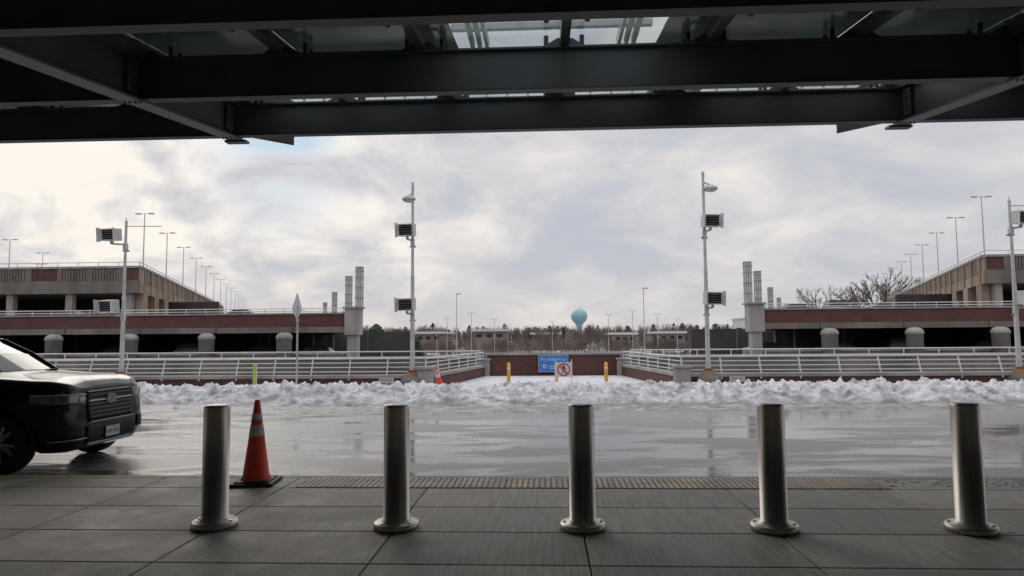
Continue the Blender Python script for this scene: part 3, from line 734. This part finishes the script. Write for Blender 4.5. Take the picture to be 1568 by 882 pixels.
for sy in(-1,1):
    base=[(-1.44,.84,1.24),(-1.8,.88,1.23),(-2.2,.88,1.23),(-2.6,.88,1.23),(-3.6,.88,1.23),(-4.5,.86,1.23),(-4.86,.80,1.22)]
    for i in range(6):
        a0,a1=base[i],base[i+1]; b0,b1=A[i],A[i+1]
        g.add([(a0[0],sy*a0[1],a0[2]),(a1[0],sy*a1[1],a1[2]),(b1[0],sy*b1[1],b1[2]),(b0[0],sy*b0[1],b0[2])],[(0,1,2,3)],1)
    g.cyl((-1.43,sy*.85,1.23),(-1.8,sy*.795,1.49),.04,.04,n=8,mi=0); g.cyl((-1.8,sy*.795,1.49),(-2.2,sy*.715,1.695),.04,.04,n=8,mi=0)
    g.cyl((-2.2,sy*.71,1.70),(-4.5,sy*.665,1.75),.035,n=8,mi=0)
    g.rev((-1.95,sy*1.08,1.29),[(.02,-.08),(.09,-.06),(.12,0),(.1,.07),(.03,.1)],14,0,sx=.7,sy=1.1); g.cyl((-1.95,sy*.9,1.23),(-1.95,sy*1.05,1.27),.03,n=8,mi=0)
    for x_ in(-2.9,-3.9): g.cyl((x_,sy*.89,1.22),(x_-.05,sy*.69,1.75),.035,n=8,mi=0)
    g.cyl((-2.4,sy*.62,1.83),(-4.3,sy*.62,1.83),.018,n=8,mi=2)
g.box(-1.52,-1.38,-.78,.78,1.25,1.275,3)
g.obj('cabin',['carpaint','carglass','chrome','plastic'],parent=suv)
def face(y,z):
    w=abs(y); x=0
    if w>.60:
        lo,hi=0,.55
        for _ in range(30):
            m_=(lo+hi)/2
            if hw(-m_)*.985<w: lo=m_
            else: hi=m_
        x=-lo
    return x
def strip(name,y0,y1,zl,zh,matn,off=.012,n=16,xend=None,th=.014):
    g=MB(); P=[]
    for i in range(n+1):
        y=y0+(y1-y0)*i/n; P.append((face(y,0),y))
    if xend:
        sy=1 if y1>0 else -1; x1=P[-1][0]
        for q in range(1,7): x=x1+(xend-x1)*q/6; P.append((x,sy*hw(x)*.985))
    m=len(P); nz=5; out=[]
    for i,(x,y) in enumerate(P):
        a=P[max(0,i-1)]; b=P[min(m-1,i+1)]; t=Vector((b[0]-a[0],b[1]-a[1],0)); nn=Vector((t.y,-t.x,0)).normalized()
        if nn.x<0 and abs(nn.y)<.9 : nn=-nn
        if abs(nn.y)>=.5 and nn.y*y<0: nn=-nn
        u=i/(m-1); lo=zl(u) if callable(zl) else zl; hi=zh(u) if callable(zh) else zh
        for q in range(nz+1):
            z=lo+(hi-lo)*q/nz
            out.append(Vector((x+lean(x,z),y,z))+nn*off)
    g.add(out,[(i*(nz+1)+k,(i+1)*(nz+1)+k,(i+1)*(nz+1)+k+1,i*(nz+1)+k+1) for i in range(m-1) for k in range(nz)],0,True)
    o=g.obj(name,[matn],parent=suv)
    t_=o.modifiers.new('t','SOLIDIFY'); t_.thickness=th; t_.offset=0
    return o
for sy in(-1,1):
    strip('headlight',sy*.50,sy*.955,lambda u:.85+.05*u,lambda u:1.0+.015*u,'lampglass',.010,xend=-.42)
    strip('headlight_drl',sy*.50,sy*.955,lambda u:.985+.015*u,lambda u:.998+.015*u,'drl',.02,xend=-.40)
    strip('headlight_projector',sy*.55,sy*.63,.89,.95,'drl',.018)
    strip('fog_vent',sy*.60,sy*.90,.44,.60,'plastic',.008)
    strip('bumper_trim',sy*.52,sy*.93,.405,.422,'chrome',.014)
strip('grille',-.485,.485,.62,1.02,'plastic',.008)
for z_ in(.67,.725,.78,.835,.89,.955): strip('grille_bar',-.475,.475,z_,z_+.014,'gbar',.018)
strip('grille_frame',-.49,.49,1.01,1.022,'chrome',.024); strip('grille_frame',-.49,.49,.61,.622,'chrome',.024)
strip('grille_wing',-.48,.48,.88,.90,'chrome',.026)
strip('lower_grille',-.52,.52,.36,.56,'plastic',.008)
strip('skid_plate',-.48,.48,.30,.335,'chrome',.014)
g=MB(); g.cyl((.0,0,0),(.012,0,0),.055,n=24,mi=0); o=g.obj('badge',['badge'],parent=suv,loc=(-.005,0,.895)); o.scale=(1,1.9,1)
g=MB(); g.cyl((-.005,0,0),(.008,0,0),.064,n=24,mi=0); o=g.obj('badge_rim',['chrome'],parent=suv,loc=(-.005,0,.895)); o.scale=(1,1.85,1)
g=MB(); g.box(.0,.03,-.16,.16,.37,.53,0); g.box(.0305,.033,-.15,.15,.38,.52,1); g.obj('licence_plate',['plastic','plate'],parent=suv)
c=bpy.data.curves.new('plate_digits','FONT'); c.body='VHK 4821'; c.size=.07; c.align_x='CENTER'; c.align_y='CENTER'
o=bpy.data.objects.new('plate_digits',c); COL.objects.link(o); o.parent=suv; o.location=(.036,0,.445); o.rotation_euler=(math.pi/2,0,math.pi/2); c.materials.append(M['badge'])
for ax in AX:
    for sy in(-1,1):
        g=MB()
        prof=[(.25,-.12),(.33,-.125),(.375,-.11),(.39,-.07),(.392,0),(.39,.07),(.375,.11),(.33,.125),(.25,.12)]
        n=40; vs=[]
        for r_,h_ in prof:
            for i in range(n):
                a=2*math.pi*i/n; vs.append((r_*math.cos(a),h_,r_*math.sin(a)))
        g.add(vs,[(j*n+i,j*n+(i+1)%n,(j+1)*n+(i+1)%n,(j+1)*n+i) for j in range(len(prof)-1) for i in range(n)],0,True)
        g.cyl((0,sy*.02,0),(0,sy*.03,0),.25,n=40,mi=0,smooth=False)
        n=40; vs=[]
        for r_,h_ in((.272,.122),(.262,.09),(.235,.07),(.235,.03)):
            for i in range(n):
                a=2*math.pi*i/n; vs.append((r_*math.cos(a),sy*h_,r_*math.sin(a)))
        g.add(vs,[(j*n+i,j*n+(i+1)%n,(j+1)*n+(i+1)%n,(j+1)*n+i) for j in range(3) for i in range(n)],1,True)
        for q in range(5):
            for dq in(-.13,.13):
                a=q*1.2566+dq*.4; b=q*1.2566+dq*1.8
                g.cyl((.05*math.cos(a),sy*.085,.05*math.sin(a)),(.25*math.cos(b),sy*.10,.25*math.sin(b)),.03,.024,n=6,mi=1)
        g.cyl((0,sy*.06,0),(0,sy*.105,0),.06,n=16,mi=1)
        o=g.obj('wheel',['rubber','alloy'],parent=suv,loc=(ax,sy*.875,.39),rot=(0,.3,0))
        g=MB(); vs=[]; n=30
        for i in range(n+1):
            a=math.radians(-12)+math.radians(204)*i/n
            for r_,y_ in((.455,.965),(.50,.97),(.50,.995),(.455,1.0)): 
                X_=ax+r_*math.cos(a); yy=y_*min(1,hw(X_)/.995); vs.append((X_,sy*yy,.38+r_*math.sin(a)))
        g.add(vs,[(i*4+k,(i+1)*4+k,(i+1)*4+(k+1)%4,i*4+(k+1)%4) for i in range(n) for k in range(4)],0,True); g.obj('wheel_arch_trim',['plastic'],parent=suv)
g=MB(); g.box(-4.5,-.35,-.55,.55,.24,.4,0); g.box(-3.4,-1.4,-.97,-.93,.24,.33,0); g.box(-3.4,-1.4,.93,.97,.24,.33,0); g.obj('underbody',['plastic'],parent=suv)

# ---------------------------------------------------------------- world
W=bpy.data.worlds.new('World'); S.world=W; W.use_nodes=True; N=W.node_tree.nodes; L=W.node_tree.links
for n in list(N): N.remove(n)
AZ,EL=math.radians(-32),math.radians(28)
out=N.new('ShaderNodeOutputWorld')
sky=N.new('ShaderNodeTexSky'); sky.sky_type='NISHITA'; sky.sun_disc=False; sky.sun_elevation=EL; sky.sun_rotation=AZ
b1=N.new('ShaderNodeBackground'); b1.inputs[1].default_value=.06; L.new(sky.outputs[0],b1.inputs[0])
tc=N.new('ShaderNodeTexCoord'); sp=N.new('ShaderNodeSeparateXYZ'); L.new(tc.outputs['Generated'],sp.inputs[0])
def math_(op,a,b=None):
    m=N.new('ShaderNodeMath'); m.operation=op
    for i,v in enumerate((a,b)):
        if v is None: continue
        if isinstance(v,(int,float)): m.inputs[i].default_value=v
        else: L.new(v,m.inputs[i])
    return m.outputs[0]
def lobe(k,zt,pw):
    v=Vector((k,1,zt)).normalized(); dp=N.new('ShaderNodeVectorMath'); dp.operation='DOT_PRODUCT'; L.new(tc.outputs['Generated'],dp.inputs[0]); dp.inputs[1].default_value=v
    return math_('POWER',math_('MAXIMUM',dp.outputs['Value'],0),pw)
zc=math_('ADD',math_('MAXIMUM',sp.outputs[2],0),.34)
px=math_('DIVIDE',sp.outputs[0],zc); py=math_('DIVIDE',sp.outputs[1],zc)
cb=N.new('ShaderNodeCombineXYZ'); L.new(px,cb.inputs[0]); L.new(py,cb.inputs[1]); cb.inputs[2].default_value=5.1
n1=N.new('ShaderNodeTexNoise'); n1.inputs['Scale'].default_value=3.0; n1.inputs['Detail'].default_value=9; n1.inputs['Roughness'].default_value=.56; n1.inputs['Distortion'].default_value=.35; L.new(cb.outputs[0],n1.inputs['Vector'])
n2=N.new('ShaderNodeTexNoise'); n2.inputs['Scale'].default_value=1.0; n2.inputs['Detail'].default_value=3; L.new(cb.outputs[0],n2.inputs['Vector'])
gl=lobe(-.68,.30,16)
dk=lobe(-.38,.12,50)
f=math_('ADD',math_('MULTIPLY',n1.outputs['Fac'],.58),math_('MULTIPLY',n2.outputs['Fac'],.45))
f=math_('ADD',f,math_('MULTIPLY',math_('SUBTRACT',n1.outputs['Fac'],.40),math_('MULTIPLY',gl,1.0))); f=math_('SUBTRACT',f,math_('MULTIPLY',dk,.03))
r=N.new('ShaderNodeValToRGB'); e=r.color_ramp.elements
e[0].position=.42; e[0].color=(.52,.545,.615,1); e[1].position=.70; e[1].color=(1.0,.94,.86,1)
x=e.new(.49); x.color=(.60,.61,.655,1); x=e.new(.56); x.color=(.72,.70,.71,1)
L.new(f,r.inputs[0])
hz=math_('POWER',math_('SUBTRACT',1,math_('MINIMUM',math_('MAXIMUM',sp.outputs[2],0),1)),14)
mx=N.new('ShaderNodeMix'); mx.data_type='RGBA'; L.new(math_('MULTIPLY',hz,.55),mx.inputs[0]); L.new(r.outputs[0],mx.inputs[6]); mx.inputs[7].default_value=(.76,.69,.66,1)
bl=math_('MULTIPLY',lobe(-.405,.27,420),math_('MULTIPLY',math_('MAXIMUM',math_('SUBTRACT',n1.outputs['Fac'],.38),0),6.5))
mb=N.new('ShaderNodeMix'); mb.data_type='RGBA'; L.new(math_('MINIMUM',bl,.9),mb.inputs[0]); L.new(mx.outputs[2],mb.inputs[6]); mb.inputs[7].default_value=(.52,.68,.84,1)
zen=math_('ADD',1.0,math_('MULTIPLY',math_('MAXIMUM',math_('SUBTRACT',sp.outputs[2],.34),0),1.9))
b2=N.new('ShaderNodeBackground'); L.new(zen,b2.inputs[1]); L.new(mb.outputs[2],b2.inputs[0])
ms=N.new('ShaderNodeMixShader'); ms.inputs[0].default_value=.95; L.new(b1.outputs[0],ms.inputs[1]); L.new(b2.outputs[0],ms.inputs[2]); L.new(ms.outputs[0],out.inputs[0])
sd=Vector((math.sin(AZ)*math.cos(EL),math.cos(AZ)*math.cos(EL),math.sin(EL)))
sl_=bpy.data.lights.new('sun','SUN'); sl_.energy=.5; sl_.angle=math.radians(30); sl_.color=(1,.93,.84)
so=bpy.data.objects.new('sun',sl_); COL.objects.link(so); so.rotation_euler=(-sd).to_track_quat('-Z','Y').to_euler()
# ---------------------------------------------------------------- camera
cd=bpy.data.cameras.new('camera'); cd.sensor_width=36; cd.lens=24.0; cd.clip_end=6000; cd.clip_start=.05
co=bpy.data.objects.new('camera',cd); COL.objects.link(co)
R=Matrix.Rotation(math.radians(2.8),3,'Z')@Matrix.Rotation(math.pi/2+math.radians(4.1),3,'X')@Matrix.Rotation(-math.radians(.45),3,'Z')
co.matrix_world=Matrix.Translation((0,0,1.6))@R.to_4x4(); S.camera=co
